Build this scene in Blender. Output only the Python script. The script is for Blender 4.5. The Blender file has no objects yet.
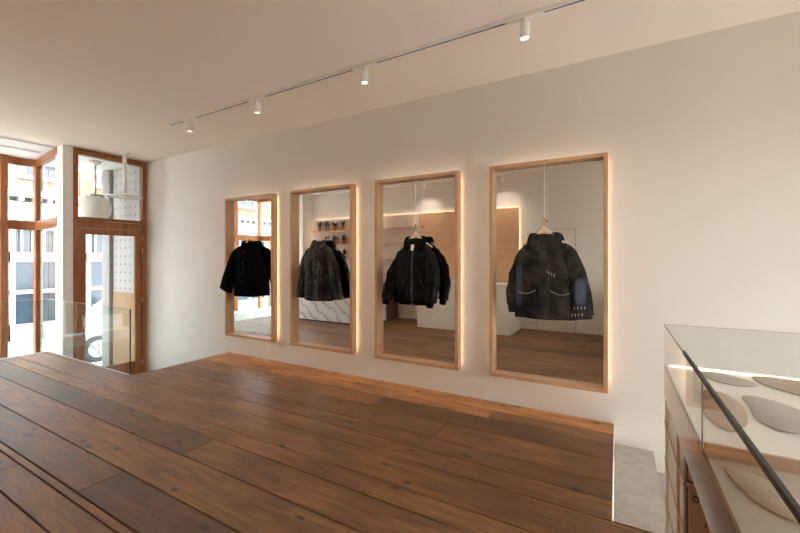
import bpy, bmesh, math, random
from mathutils import Vector, noise
R = random.Random(7)
PI = math.pi
sc = bpy.context.scene
col = sc.collection

# ------------------------------------------------------------------ materials
def lin(c):
    return tuple(((x / 255 + .055) / 1.055) ** 2.4 if x / 255 > .04045 else x / 255 / 12.92 for x in c) + (1,)

class NT:
    def __init__(s, name):
        s.m = bpy.data.materials.new(name); s.m.use_nodes = True
        s.t = s.m.node_tree; s.n = s.t.nodes; s.l = s.t.links
        s.b = s.n['Principled BSDF']; s.out = s.n['Material Output']
    def new(s, typ, **k):
        n = s.n.new(typ)
        for a, v in k.items():
            if hasattr(n, a): setattr(n, a, v)
        return n
    def link(s, a, b): s.l.new(a, b)
    def co(s, scale=(1, 1, 1), loc=(0, 0, 0), rot=(0, 0, 0)):
        tc = s.new('ShaderNodeTexCoord'); mp = s.new('ShaderNodeMapping')
        mp.inputs['Scale'].default_value = scale; mp.inputs['Location'].default_value = loc
        mp.inputs['Rotation'].default_value = rot
        s.link(tc.outputs['Object'], mp.inputs[0]); return mp.outputs[0]
    def noise(s, v, scale=5, detail=4, rough=.5, dist=0):
        n = s.new('ShaderNodeTexNoise'); s.link(v, n.inputs['Vector'])
        n.inputs['Scale'].default_value = scale; n.inputs['Detail'].default_value = detail
        n.inputs['Roughness'].default_value = rough; n.inputs['Distortion'].default_value = dist
        return n.outputs['Fac']
    def ramp(s, f, stops):
        r = s.new('ShaderNodeValToRGB'); e = r.color_ramp.elements
        while len(e) < len(stops): e.new(.5)
        for el, (p, c) in zip(e, stops): el.position = p; el.color = c if len(c) == 4 else tuple(c) + (1,)
        s.link(f, r.inputs[0]); return r.outputs['Color']
    def math(s, op, a, b=None, clamp=False):
        n = s.new('ShaderNodeMath'); n.operation = op; n.use_clamp = clamp
        for i, x in enumerate((a, b)):
            if x is None: continue
            if isinstance(x, (int, float)): n.inputs[i].default_value = x
            else: s.link(x, n.inputs[i])
        return n.outputs[0]
    def mix(s, f, a, b, mode='MIX'):
        n = s.new('ShaderNodeMix'); n.data_type = 'RGBA'; n.blend_type = mode
        for sock, x in ((n.inputs[0], f), (n.inputs[6], a), (n.inputs[7], b)):
            if isinstance(x, (int, float)): sock.default_value = x
            elif isinstance(x, tuple): sock.default_value = x
            else: s.link(x, sock)
        return n.outputs[2]
    def bump(s, h, strength=.2, dist=.01):
        b = s.new('ShaderNodeBump'); b.inputs['Strength'].default_value = strength
        b.inputs['Distance'].default_value = dist; s.link(h, b.inputs['Height'])
        s.link(b.outputs[0], s.b.inputs['Normal'])
    def set(s, **k):
        for a, v in k.items():
            i = s.b.inputs[a.replace('_', ' ')]
            if hasattr(v, 'links') or not isinstance(v, (int, float, tuple)): s.link(v, i)
            else: i.default_value = v

def plain(name, rgb, rough=.6, metal=0, var=.06, scale=8, bump=.05, **k):
    t = NT(name); v = t.co()
    c = lin(rgb); f = t.noise(v, scale, 5)
    lo = tuple(x * (1 - var) for x in c[:3]) + (1,); hi = tuple(min(1, x * (1 + var)) for x in c[:3]) + (1,)
    t.set(Base_Color=t.ramp(f, [(.3, lo), (.7, hi)]), Roughness=rough, Metallic=metal)
    if bump: t.bump(t.noise(v, scale * 12, 3), bump, .002)
    for a, b in k.items(): t.set(**{a: b})
    return t.m

def wood(name, dark, light, axis='X', rough=.45, scale=1.0, bump=.12):
    t = NT(name)
    s = {'X': (1.2, 14, 14), 'Y': (14, 1.2, 14), 'Z': (14, 14, 1.2)}[axis]
    v = t.co(tuple(q * scale for q in s))
    f = t.noise(v, 2.2, 6, .6, .6)
    s2 = tuple(q * 6 for q in s); v2 = t.co(tuple(q * scale for q in s2)); g = t.noise(v2, 2, 3)
    c = t.ramp(f, [(.3, lin(dark)), (.7, lin(light))])
    c = t.mix(.25, c, t.ramp(g, [(.35, lin(dark)), (.65, lin(light))]))
    t.set(Base_Color=c, Roughness=rough); t.bump(g, bump, .002)
    return t.m

def glass_mat(name, tint=(.97, .985, .98), ior=1.45, rough=0.0):
    t = NT(name)
    tr = t.new('ShaderNodeBsdfTransparent'); tr.inputs[0].default_value = tint + (1,)
    gl = t.new('ShaderNodeBsdfGlossy'); gl.inputs['Roughness'].default_value = rough
    fr = t.new('ShaderNodeFresnel'); fr.inputs[0].default_value = ior
    ge = t.new('ShaderNodeNewGeometry')
    f = t.math('MULTIPLY', fr.outputs[0], t.math('SUBTRACT', 1, ge.outputs['Backfacing']))
    mx = t.new('ShaderNodeMixShader'); t.link(f, mx.inputs[0]); t.link(tr.outputs[0], mx.inputs[1]); t.link(gl.outputs[0], mx.inputs[2])
    t.link(mx.outputs[0], t.out.inputs[0]); return t.m

def emit(name, rgb, strength):
    t = NT(name); t.set(Base_Color=lin(rgb), Emission_Color=lin(rgb), Emission_Strength=strength); return t.m

M = {}
M['wall'] = plain('plaster_warm_white', (224, 218, 209), .85, var=.015, scale=1.5, bump=.04)
M['ceiling'] = plain('ceiling_paint', (238, 226, 211), .9, var=.012, scale=1.2, bump=.03)
M['white'] = plain('white_paint', (236, 233, 228), .45, var=.02, bump=.02)
M['white_metal'] = plain('white_powder_coat', (238, 234, 228), .35, var=.01, bump=0)
M['black'] = plain('black_slot', (22, 20, 18), .5, bump=0)
M['oak'] = wood('light_oak', (172, 130, 96), (206, 164, 126), 'Z', .5)
M['oak_h'] = wood('light_oak_horizontal', (172, 130, 96), (206, 164, 126), 'X', .5)
M['panel_wood'] = wood('pale_oak_panel', (208, 162, 122), (224, 180, 140), 'X', .5, .6)
M['teak'] = wood('red_brown_hardwood', (120, 68, 30), (172, 106, 56), 'Z', .32)
M['teak_h'] = wood('red_brown_hardwood_rail', (120, 68, 30), (172, 106, 56), 'Y', .32)
M['dark_wood'] = wood('dark_stained_wood', (70, 40, 22), (98, 60, 34), 'Z', .4)
M['glass'] = glass_mat('clear_glass')
M['green_glass'] = glass_mat('balustrade_glass', (.93, .965, .955), 1.5)
M['case_glass'] = glass_mat('display_glass', (.97, .98, .975), 1.5)
M['glass_edge'] = plain('glass_edge', (20, 20, 18), .4, var=.1, bump=0)
M['glass_edge_pale'] = plain('glass_edge_pale', (190, 176, 160), .2, var=.1, bump=0)
M['steel'] = plain('brushed_steel', (190, 188, 184), .3, 1, .05, 20, 0)
t = NT('mirror_silver'); t.set(Base_Color=(.93, .93, .92, 1), Metallic=1.0, Roughness=0.0); M['mirror'] = t.m
M['led'] = emit('warm_led_strip', (255, 226, 190), 9)
M['led_soft'] = emit('warm_led_strip_soft', (255, 230, 200), 4)
GLOBE_FILL = emit('added_fill_globe', (255, 236, 212), 1.0)
M['led_deck'] = emit('deck_led_strip', (255, 240, 220), 1.6)
M['lamp'] = emit('spot_lens', (255, 232, 200), 1.3)
t = NT('polished_bronze'); v = t.co((1, 1, 1))
t.set(Base_Color=lin((156, 136, 114)), Metallic=.9, Roughness=.14); M['bronze'] = t.m
M['deck'] = plain('white_display_deck', (238, 234, 228), .3, var=.01, bump=0)
M['deck_beige'] = plain('beige_lacquer_top', (186, 175, 162), .25, var=.02, bump=0)
M['suede'] = plain('grey_suede', (176, 168, 158), .9, var=.08, scale=20, bump=.2)
M['suede_brown'] = plain('beige_suede', (168, 146, 122), .9, var=.08, scale=20, bump=.2)
M['terracotta'] = plain('terracotta', (190, 104, 58), .8, var=.1, scale=20)
M['leaf'] = plain('dark_leaf', (46, 56, 34), .5, var=.3, scale=25)
M['soil'] = plain('soil', (50, 36, 26), .95)
M['asphalt'] = plain('street_paving', (172, 170, 166), .9, var=.1, scale=3)
M['tyre'] = plain('rubber', (40, 40, 42), .8)
M['car_white'] = plain('car_white', (138, 138, 138), .2, var=.01, bump=0, Coat_Weight=.6)
M['car_glass'] = plain('car_window', (60, 68, 74), .08, var=.02, bump=0)
M['fac_window'] = plain('facade_window_glass', (52, 57, 62), .15, var=.15, scale=.8, bump=0)
M['shop_glass'] = plain('shopfront_glass', (46, 56, 66), .15, var=.25, scale=.9, bump=0)
M['stone'] = plain('grey_stone', (140, 137, 132), .8, var=.08, scale=5, bump=.2)
M['leather_back'] = plain('black_lining', (14, 13, 12), .7, bump=0)
M['silver'] = plain('zip_metal', (200, 196, 190), .25, 1, bump=0)
M['thread'] = plain('white_thread', (225, 220, 210), .8, bump=0)
M['thread_grey'] = plain('pale_grey_thread', (150, 144, 136), .8, bump=0)
M['zip_dim'] = plain('dull_zip_metal', (120, 116, 110), .4, 1, bump=0)
M['trim_out'] = plain('weathered_white_trim', (154, 152, 148), .7, var=.04)
M['knob'] = plain('round_wood_knob', (190, 130, 80), .5)
M['hanger'] = wood('pale_beech', (214, 184, 150), (236, 210, 180), 'X', .45)
M['wood_board'] = wood('outdoor_pale_board', (150, 116, 82), (166, 134, 102), 'Y', .7)

def brick(name, c1, c2, mortar, scale=1):
    t = NT(name); v = t.co((scale,) * 3, rot=(PI / 2, 0, PI / 2))
    b = t.new('ShaderNodeTexBrick'); t.link(v, b.inputs['Vector'])
    b.inputs['Color1'].default_value = lin(c1); b.inputs['Color2'].default_value = lin(c2); b.inputs['Mortar'].default_value = lin(mortar)
    b.inputs['Scale'].default_value = 4; b.inputs['Brick Width'].default_value = .9; b.inputs['Row Height'].default_value = .3; b.inputs['Mortar Size'].default_value = .03
    t.set(Base_Color=b.outputs['Color'], Roughness=.85); t.bump(b.outputs['Fac'], .3, .01); return t.m
M['brick_cream'] = brick('cream_brick', (116, 108, 99), (100, 93, 85), (124, 118, 110))
M['brick_peach'] = brick('peach_brick', (124, 99, 78), (112, 88, 68), (126, 114, 102))

# marble with diagonal veins
t = NT('veined_marble'); v = t.co((1, 1, 1), rot=(0, .85, 0))
n1 = t.noise(v, 1.6, 6, .6)
w = t.new('ShaderNodeTexWave'); w.inputs['Scale'].default_value = 1.3; w.inputs['Distortion'].default_value = 9; w.inputs['Detail'].default_value = 6; w.inputs['Detail Scale'].default_value = .9; w.inputs['Detail Roughness'].default_value = .65
t.link(v, w.inputs['Vector'])
vein = t.ramp(w.outputs['Fac'], [(.0, (.42, .39, .36)), (.05, (.66, .63, .6)), (.25, (.85, .83, .8))])
t.set(Base_Color=t.mix(t.math('MULTIPLY', n1, .3), vein, (.66, .62, .58, 1)), Roughness=.15); M['marble'] = t.m

# pale speckled plaster of the corner plinth
t = NT('speckled_plaster'); v = t.co()
t.set(Base_Color=t.ramp(t.noise(v, 9, 8, .65), [(.3, lin((158, 150, 141))), (.7, lin((180, 172, 163)))]), Roughness=.7); t.bump(t.noise(v, 60, 4), .1, .002); M['plinth'] = t.m

# floorboards: tone / offset per board are face attributes of the mesh
t = NT('old_floorboards')
tc = t.new('ShaderNodeTexCoord'); at = t.new('ShaderNodeAttribute'); at.attribute_name = 'tone'
at2 = t.new('ShaderNodeAttribute'); at2.attribute_name = 'shift'
cb = t.new('ShaderNodeCombineXYZ'); t.link(t.math('MULTIPLY', at2.outputs['Fac'], 31.7), cb.inputs[0]); t.link(t.math('MULTIPLY', at2.outputs['Fac'], 17.3), cb.inputs[1])
va = t.new('ShaderNodeVectorMath'); va.operation = 'ADD'; t.link(tc.outputs['Object'], va.inputs[0]); t.link(cb.outputs[0], va.inputs[1])
def mp(vec, s):
    m = t.new('ShaderNodeMapping'); m.inputs['Scale'].default_value = s; t.link(vec, m.inputs[0]); return m.outputs[0]
P = va.outputs[0]
g1 = t.noise(mp(P, (.7, 7, 1)), 2.0, 7, .62, 1.1)
g2 = t.noise(mp(P, (1.6, 60, 1)), 2.0, 4, .6, .3)
g3 = t.noise(mp(P, (.8, 1.3, 1)), 1.6, 4, .55)
c = t.ramp(g1, [(.25, lin((64, 38, 16))), (.5, lin((136, 90, 46))), (.75, lin((194, 142, 86)))])
c = t.mix(.4, c, t.ramp(g2, [(.35, lin((58, 33, 14))), (.65, lin((182, 128, 76)))]))
c = t.mix(t.math('MULTIPLY', t.math('SUBTRACT', g3, .48, True), 2.2, True), c, lin((76, 46, 28)))
vo = t.new('ShaderNodeTexVoronoi'); vo.voronoi_dimensions = '2D'; t.link(mp(P, (1.1, 2.3, 1)), vo.inputs['Vector']); vo.inputs['Scale'].default_value = 1.25
kn = t.ramp(t.math('ADD', vo.outputs['Distance'], t.math('MULTIPLY', g1, .08)), [(.065, (1, 1, 1)), (.105, (0, 0, 0))])
c = t.mix(t.math('MULTIPLY', kn, .9), c, lin((30, 18, 11)))
vn = t.new('ShaderNodeTexVoronoi'); vn.voronoi_dimensions = '2D'; t.link(mp(P, (1, 1, 1)), vn.inputs['Vector']); vn.inputs['Scale'].default_value = 3.2
c = t.mix(t.ramp(vn.outputs['Distance'], [(.013, (.8, .8, .8)), (.022, (0, 0, 0))]), c, lin((28, 18, 12)))
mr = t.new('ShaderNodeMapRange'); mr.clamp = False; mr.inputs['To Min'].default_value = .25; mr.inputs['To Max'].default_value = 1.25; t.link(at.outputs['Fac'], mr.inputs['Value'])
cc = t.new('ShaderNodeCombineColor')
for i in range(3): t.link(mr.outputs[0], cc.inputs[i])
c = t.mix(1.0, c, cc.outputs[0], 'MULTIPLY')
wv = t.new('ShaderNodeTexWave'); t.link(mp(P, (1, .05, 1)), wv.inputs['Vector']); wv.inputs['Scale'].default_value = 22; wv.inputs['Distortion'].default_value = 1.2; wv.inputs['Detail'].default_value = 2
c = t.mix(t.math('MULTIPLY', wv.outputs['Fac'], t.math('MULTIPLY', g3, .7)), c, lin((60, 34, 18)))
t.set(Base_Color=c, Roughness=t.math('ADD', .40, t.math('MULTIPLY', g1, .2)), Specular_IOR_Level=.7)
t.bump(t.math('ADD', t.math('MULTIPLY', wv.outputs['Fac'], .5), t.math('MULTIPLY', g2, .6)), .35, .0006)
M['floor'] = t.m

# perforated white panel with small orange dots
t = NT('dotted_white_panel'); tc = t.new('ShaderNodeTexCoord'); sx = t.new('ShaderNodeSeparateXYZ'); t.link(tc.outputs['Object'], sx.inputs[0])
def cell(o, p): return t.math('SUBTRACT', t.math('FRACT', t.math('DIVIDE', o, p)), .5)
a = t.math('MULTIPLY', cell(sx.outputs[0], .19), 1.0); b = t.math('MULTIPLY', cell(sx.outputs[2], .165), 1.0)
d = t.math('SQRT', t.math('ADD', t.math('MULTIPLY', a, a), t.math('MULTIPLY', b, b)))
dot = t.math('LESS_THAN', d, .14)
t.set(Base_Color=t.mix(dot, lin((170, 168, 166)), lin((140, 100, 70))), Roughness=.5); M['dots'] = t.m

# leather, wool and denim for the jackets
def garment(name, base, worn, amount, rough, scale=6, sheen=0, weave=0, blue=None, coat=0, spec=.35):
    t = NT(name); v = t.co()
    f = t.noise(v, scale, 7, .65, .4)
    c = t.ramp(f, [(.5 - amount * .1, lin(base)), (.5 + .3 / max(amount, .1) * .4, lin(worn))])
    if blue:
        ge = t.new('ShaderNodeTexCoord'); 
        for (px, pz, rx, rz, cc_, amt) in blue:
            s_ = t.new('ShaderNodeSeparateXYZ'); t.link(ge.outputs['Object'], s_.inputs[0])
            dx = t.math('DIVIDE', t.math('SUBTRACT', s_.outputs[0], px), rx); dz = t.math('DIVIDE', t.math('SUBTRACT', s_.outputs[2], pz), rz)
            dd = t.math('ADD', t.math('POWER', t.math('ABSOLUTE', dx), 4), t.math('POWER', t.math('ABSOLUTE', dz), 4))
            k = t.math('MULTIPLY', t.math('SUBTRACT', t.math('ADD', 1.9, t.math('MULTIPLY', f, -1.8)), dd, True), amt, True)
            c = t.mix(k, c, lin(cc_))
    h = t.noise(v, scale * 8, 4)
    if weave:
        w = t.noise(t.co((60, 60, 260)), 1.0, 2); c = t.mix(t.math('MULTIPLY', w, weave), c, lin(worn)); h = w
    t.set(Base_Color=c, Roughness=rough, Sheen_Weight=sheen, Coat_Weight=coat, Coat_Roughness=.35, Specular_IOR_Level=spec)
    t.bump(h, .25, .003); return t.m
M['wool_black'] = garment('black_wool', (5, 5, 5), (8, 7, 7), .5, 1.0, 10, spec=.06)
M['leather_worn_glint'] = garment('black_leather_worn_glint', (4, 3, 3), (92, 74, 56), .30, .34, 8, spec=.25)  # brown flecks mix wear with highlights painted into the colour
M['leather_dark'] = garment('black_soft_leather', (3, 3, 3), (8, 7, 7), 1.0, .5, 6, spec=.15)
M['fur'] = garment('black_shearling', (6, 5, 5), (16, 14, 13), .9, .95, 30, spec=.1)
M['washed'] = garment('washed_charcoal_cotton', (15, 13, 12), (62, 56, 50), .8, .85, 5, 0, .25, spec=.15,
                      blue=[(.32, .27, .05, .13, (86, 94, 114), .9), (-.22, .32, .035, .22, (74, 80, 92), .8), (.02, .3, .05, .36, (84, 80, 76), .4), (-.34, .27, .03, .1, (86, 80, 72), .7)])
M['washed_light'] = garment('washed_grey_cotton', (30, 28, 26), (66, 62, 58), .9, .85, 8, 0, .2, spec=.15)

# ------------------------------------------------------------------ geometry helpers (all coordinates are world metres)
class B:
    def __init__(s): s.bm = bmesh.new()
    def box(s, x0, x1, y0, y1, z0, z1):
        v = [s.bm.verts.new((x, y, z)) for x in (x0, x1) for y in (y0, y1) for z in (z0, z1)]
        for f in ((0, 1, 3, 2), (4, 6, 7, 5), (0, 4, 5, 1), (2, 3, 7, 6), (0, 2, 6, 4), (1, 5, 7, 3)): s.bm.faces.new([v[i] for i in f])
        return s
    def prism(s, pts, axis, a, b):
        def p3(p, q): return {'Y': (p[0], q, p[1]), 'X': (q, p[0], p[1]), 'Z': (p[0], p[1], q)}[axis]
        A = [s.bm.verts.new(p3(p, a)) for p in pts]; C = [s.bm.verts.new(p3(p, b)) for p in pts]; n = len(pts)
        for i in range(n): s.bm.faces.new((A[i], A[(i + 1) % n], C[(i + 1) % n], C[i]))
        s.bm.faces.new(A[::-1]); s.bm.faces.new(C); return s
    def rings(s, rings, cap=(True, True), closed=True):
        V = [[s.bm.verts.new(p) for p in r] for r in rings]; n = len(V[0])
        for i in range(len(V) - 1):
            for j in range(n if closed else n - 1):
                k = (j + 1) % n; s.bm.faces.new((V[i][j], V[i][k], V[i + 1][k], V[i + 1][j]))
        if cap[0]: s.bm.faces.new(V[0][::-1])
        if cap[1]: s.bm.faces.new(V[-1])
        return s
    def lathe(s, cx, cy, prof, n=24, cap=(True, True)):
        return s.rings([[(cx + r * math.cos(2 * PI * i / n), cy + r * math.sin(2 * PI * i / n), z) for i in range(n)] for r, z in prof], cap)
    def cyl(s, p, q, r, n=16, r2=None):
        p, q = Vector(p), Vector(q); d = (q - p).normalized(); a = d.orthogonal().normalized(); b = d.cross(a)
        return s.rings([[c + (a * math.cos(2 * PI * i / n) + b * math.sin(2 * PI * i / n)) * rr for i in range(n)] for c, rr in ((p, r), (q, r if r2 is None else r2))])
    def tube(s, pts, r, n=8):
        pts = [Vector(p) for p in pts]; out = []; prev = None
        for i, p in enumerate(pts):
            d = (pts[min(i + 1, len(pts) - 1)] - pts[max(i - 1, 0)]).normalized()
            a = d.orthogonal().normalized() if prev is None else (prev - d * prev.dot(d)).normalized(); prev = a; b = d.cross(a)
            out.append([p + (a * math.cos(2 * PI * k / n) + b * math.sin(2 * PI * k / n)) * r for k in range(n)])
        return s.rings(out)
    def build(s, name, mat, parent=None, smooth=False, bevel=0, loc=None, **props):
        bmesh.ops.recalc_face_normals(s.bm, faces=s.bm.faces)
        off = Vector(parent['_w']) if parent is not None else Vector(loc or (0, 0, 0))
        if off.length: bmesh.ops.translate(s.bm, verts=s.bm.verts, vec=-off)
        me = bpy.data.meshes.new(name); s.bm.to_mesh(me); s.bm.free(); me.materials.append(mat)
        if smooth:
            for p in me.polygons: p.use_smooth = True
        o = bpy.data.objects.new(name, me); col.objects.link(o); o['_w'] = tuple(off)
        if parent is not None: o.parent = parent
        else: o.location = off
        if bevel:
            m = o.modifiers.new('bevel', 'BEVEL'); m.width = bevel; m.segments = 2; m.limit_method = 'ANGLE'
        if smooth == 'auto':
            for p in me.polygons: p.use_smooth = False
        for k, v in props.items(): o[k] = v
        return o

def empty(name, loc, label, cat, group=None):
    o = bpy.data.objects.new(name, None); col.objects.link(o); o.location = loc; o['_w'] = tuple(loc); o.empty_display_size = .1
    o['label'] = label; o['category'] = cat
    if group: o['group'] = group
    return o
def struct(b, name, mat, **k): return b.build(name, mat, kind='structure', **k)
def copy_tree(o, parent=None):
    c = o.copy(); col.objects.link(c); c.parent = parent
    for ch in list(o.children): copy_tree(ch, c)
    return c

ZC = 3.378           # ceiling
YW = 4.006           # mirror wall
YB = -.62            # opposite wall
XL = -7.88           # entrance wall
XR = 3.6
ZE = -.86            # entrance floor
ZS = -1.02           # street
SX0, YS = -.028, 2.516      # basement stairwell corner
XN, YN, XF = -5.459, 2.57, -8.06   # stair notch and left end of the raised floor

# ------------------------------------------------------------------ room shell
struct(B().box(-8.1, XR + .2, YW, YW + .2, -2.6, ZC), 'wall_mirrors', M['wall'])
struct(B().box(-8.1, XR + .2, YB - .2, YB, ZE - .1, ZC), 'wall_back', M['wall'])
struct(B().box(-8.1, XR + .2, YB - .2, YW + .2, ZC, ZC + .15), 'ceiling', M['ceiling'])
bc = B().box(-9.95, -8.1, -.6, 3.02, ZC - .004, ZC + .15)
struct(bc, 'ceiling_bay', M['white'])
for i, x in enumerate((-8.16, -8.75)):
    struct(B().box(x - .035, x, -.55, 2.68, ZC - .03 - .004 * i, ZC - .004), 'trim_%d' % (i + 1), M['white'], bevel=.004)
struct(B().box(-8.1, XL, YB, -.26, ZE, ZC), 'wall_entrance', M['wall'])
struct(B().box(-8.1, XL, 2.70, 2.838, ZE, ZC), 'wall_entrance_pier', M['white'], bevel=.004)
struct(B().box(-8.1, -7.9, 3.985, YW, ZE, ZC), 'trim_5', M['white'])
# right wall, with an unseen window added to let in more daylight
b = B().box(XR, XR + .2, YB, .1, ZE, ZC).box(XR, XR + .2, 2.4, YW, ZE, ZC).box(XR, XR + .2, .1, 2.4, ZE, .9).box(XR, XR + .2, .1, 2.4, 2.7, ZC)
struct(b, 'wall_right', M['wall'])
wf = B()
for y in (.1, 1.23, 2.32): wf.box(XR + .04, XR + .12, y, y + .08, .9, 2.7)
for z in (.9, 2.62): wf.box(XR + .04, XR + .12, .1, 2.4, z, z + .08)
w2 = struct(wf, 'window_2_added', M['teak'], bevel=.003)
for y in (.18, 1.31): B().box(XR + .075, XR + .085, y, y + 1.01, .98, 2.62).build('pane', M['glass'], w2)

# floorboards: real boards with open joints, one surface
seams = [YB, -.34, -.08, .18, .40, .64, .87, 1.055, 1.108, 1.388, 1.722, 2.01, 2.19, 2.505, 2.72, 2.93, 3.262, 3.555, 3.765, YW]
joints = {7: [], 6: [-3.81, -.4], 8: [-3.03, .9], 10: [-2.91, 1.6], 9: [-6.1, .3], 11: [-4.9, -1.0 + 1.5], 12: [-6.3, 1.2], 13: [-1.1], 15: [-1.355], 16: [-2.21], 17: [-1.078, -4.1], 14: [-3.6], 18: [-3.2]}
tones = {(8, 1): .18, (8, 0): .42, (10, 0): .3, (10, 1): .66, (9, 1): .62, (9, 0): .6, (9, 2): .6, (11, 0): .7, (11, 1): .72, (12, 1): .62, (13, 0): .66, (13, 1): .55, (7, 0): .6, (16, 0): .8, (16, 1): .28, (15, 0): .45, (15, 1): .62, (17, 0): 1.6, (17, 1): 1.5, (18, 0): 1.9, (18, 1): 1.9, (14, 1): .42, (14, 0): .5, (6, 1): .62, (6, 0): .4, (5, 0): .5}  # rows along the mirror wall lightened to paint in the LED glow
fb = bmesh.new(); tl = fb.faces.layers.float.new('tone'); sl = fb.faces.layers.float.new('shift')
def plank(x0, x1, y0, y1, tone, g0=.004):
    v = []
    x0 += .0015; x1 -= .0015; y0 += g0; y1 -= g0; e = .004
    for z, k in ((-.045, 0), (-e, 0), (0, e)):
        v.append([fb.verts.new(p) for p in ((x0 + k, y0 + k, z), (x1 - k, y0 + k, z), (x1 - k, y1 - k, z), (x0 + k, y1 - k, z))])
    sh = R.random(); fs = []
    for a in range(2):
        for i in range(4): fs.append(fb.faces.new((v[a][i], v[a][(i + 1) % 4], v[a + 1][(i + 1) % 4], v[a + 1][i])))
    fs.append(fb.faces.new(v[2]))
    for f in fs: f[tl] = tone; f[sl] = sh
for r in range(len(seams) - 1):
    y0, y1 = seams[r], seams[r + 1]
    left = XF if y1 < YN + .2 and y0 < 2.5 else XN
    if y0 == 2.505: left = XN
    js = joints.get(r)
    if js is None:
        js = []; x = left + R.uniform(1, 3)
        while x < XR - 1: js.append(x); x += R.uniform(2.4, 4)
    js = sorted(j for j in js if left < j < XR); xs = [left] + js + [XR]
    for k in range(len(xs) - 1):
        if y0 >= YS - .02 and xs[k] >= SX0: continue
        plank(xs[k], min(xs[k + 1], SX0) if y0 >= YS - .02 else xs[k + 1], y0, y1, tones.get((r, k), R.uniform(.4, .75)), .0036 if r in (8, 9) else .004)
plank(XF, XN - .0, 2.505, YN - .0, .6)
plank(SX0, XR, 2.505, YS, .6)
bmesh.ops.recalc_face_normals(fb, faces=fb.faces)
me = bpy.data.meshes.new('floor'); fb.to_mesh(me); fb.free(); me.materials.append(M['floor'])
fl = bpy.data.objects.new('floor', me); col.objects.link(fl); fl['kind'] = 'structure'
struct(B().box(XF, XR, YB, YS - .005, -.3, -.02).box(XN + .005, SX0 - .004, YN - .005, YW, -.3, -.02), 'floor_slab', M['dark_wood'])
struct(B().box(XF - .02, XN, YN, YN + .012, -.3, .006), 'trim_6', M['white'], bevel=.002)
struct(B().box(XF - .02, XF - .002, YB, YN, -.3, .006), 'trim_7', M['white'], bevel=.002)
struct(B().box(SX0 - .003, SX0, YS, YW, -.19, .002), 'trim_9', M['white'])
struct(B().box(SX0 - .1, SX0 - .004, YS, YW, -2.6, -.3).box(SX0 - .1, XR, YS - .1, YS, -2.6, -.3), 'wall_stairwell', M['wall'])
struct(B().box(-9.95, XN + .1, YB, YW, ZE - .1, ZE), 'floor_entrance', M['dark_wood'])
st = empty('staircase', (XN - 1.1, 3.3, ZE), 'dark wooden steps down to the entrance door behind the glass balustrade', 'stairs')
for k in range(4):
    z = -.172 * (k + 1)
    B().box(XN - .27 * (k + 1), XN - .27 * k, YN + .02, YW - .002, z - .03, z).build('tread', M['dark_wood'], st, bevel=.004)
    B().box(XN - .27 * k - .02, XN - .27 * k - .001, YN + .02, YW - .002, z + .0005, z + .141).build('riser', M['dark_wood'], st)
mt = B().box(-7.7, -6.75, 2.85, 3.85, ZE, ZE + .015).build('door_mat', M['black'], label='dark door mat on the lower floor inside the wooden entrance door', category='mat')

# ------------------------------------------------------------------ glass balustrade
gl = empty('glass_balustrade', (-6.8, YN, 0), 'clear frameless glass balustrade along the edge of the raised floor', 'railing')
for x0, x1 in ((XF, -6.77), (-6.76, XN)):
    B().box(x0, x1, YN - .018, YN - .004, .001, .856).build('glass_panel', M['green_glass'], gl)
B().box(XN - .001, XN + .004, YN - .018, YN - .004, .001, .856).build('panel_edge', M['glass_edge'], gl, label='dark polished end edge of the glass')
for y0, y1 in ((YN - .02, 1.3), (1.29, 0), (-.01, -.24)):
    B().box(XF + .006, XF + .02, y1, y0, .001, .856).build('glass_panel', M['green_glass'], gl)
B().box(XF, XN, YN - .019, YN - .003, .856, .859).build('panel_edge', M['glass_edge_pale'], gl, label='pale top edge of the glass')
B().box(XF + .005, XF + .021, -.24, YN - .02, .856, .859).build('panel_edge', M['glass_edge_pale'], gl, label='pale top edge of the side glass')

# ------------------------------------------------------------------ entrance door with fanlight (door_1)
fx0, fx1 = -7.99, XL - .0
dj = B().box(fx0, fx1, 2.838, 2.909, ZE, 3.36).box(fx0, fx1, 3.907, 3.985, ZE, 3.36)
dj.box(fx0, fx1, 2.909, 3.907, 3.27, 3.36).box(fx0, fx1, 2.909, 3.907, 2.17, 2.225).box(fx0 + .015, fx1 - .02, 2.909, 3.907, 2.04, 2.17)
door = struct(dj, 'door_1', M['teak'], bevel=.004)
struct(B().box(fx1 - .003, fx1 + .004, 3.3, 3.9, 2.163, 2.168), 'trim_8', M['white'])
B().box(-7.94, -7.932, 2.909, 3.907, 2.225, 3.27).build('fanlight_pane', M['glass'], door)
lf = B().box(-7.96, -7.905, 2.912, 3.022, ZE + .01, 2.036).box(-7.96, -7.905, 3.793, 3.904, ZE + .01, 2.036)
lf.box(-7.96, -7.905, 3.022, 3.793, 1.93, 2.036).box(-7.96, -7.905, 3.022, 3.793, ZE + .01, -.414)
leaf = lf.build('door_leaf', M['teak'], door, bevel=.004)
B().box(-7.936, -7.928, 3.022, 3.793, -.414, 1.93).build('door_pane', M['glass'], leaf)
hd = B().tube([(-7.905, 2.965, .25), (-7.85, 2.965, .25), (-7.85, 2.965, .55), (-7.905, 2.965, .55)], .012).build('door_handle', M['steel'], leaf, smooth=True)
for z in (1.9, 1.66, .73, -.45):
    B().cyl((XL + .006, 3.9, z - .05), (XL + .006, 3.9, z + .05), .009, 10).build('hinge', M['steel'], door, smooth=True)

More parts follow.
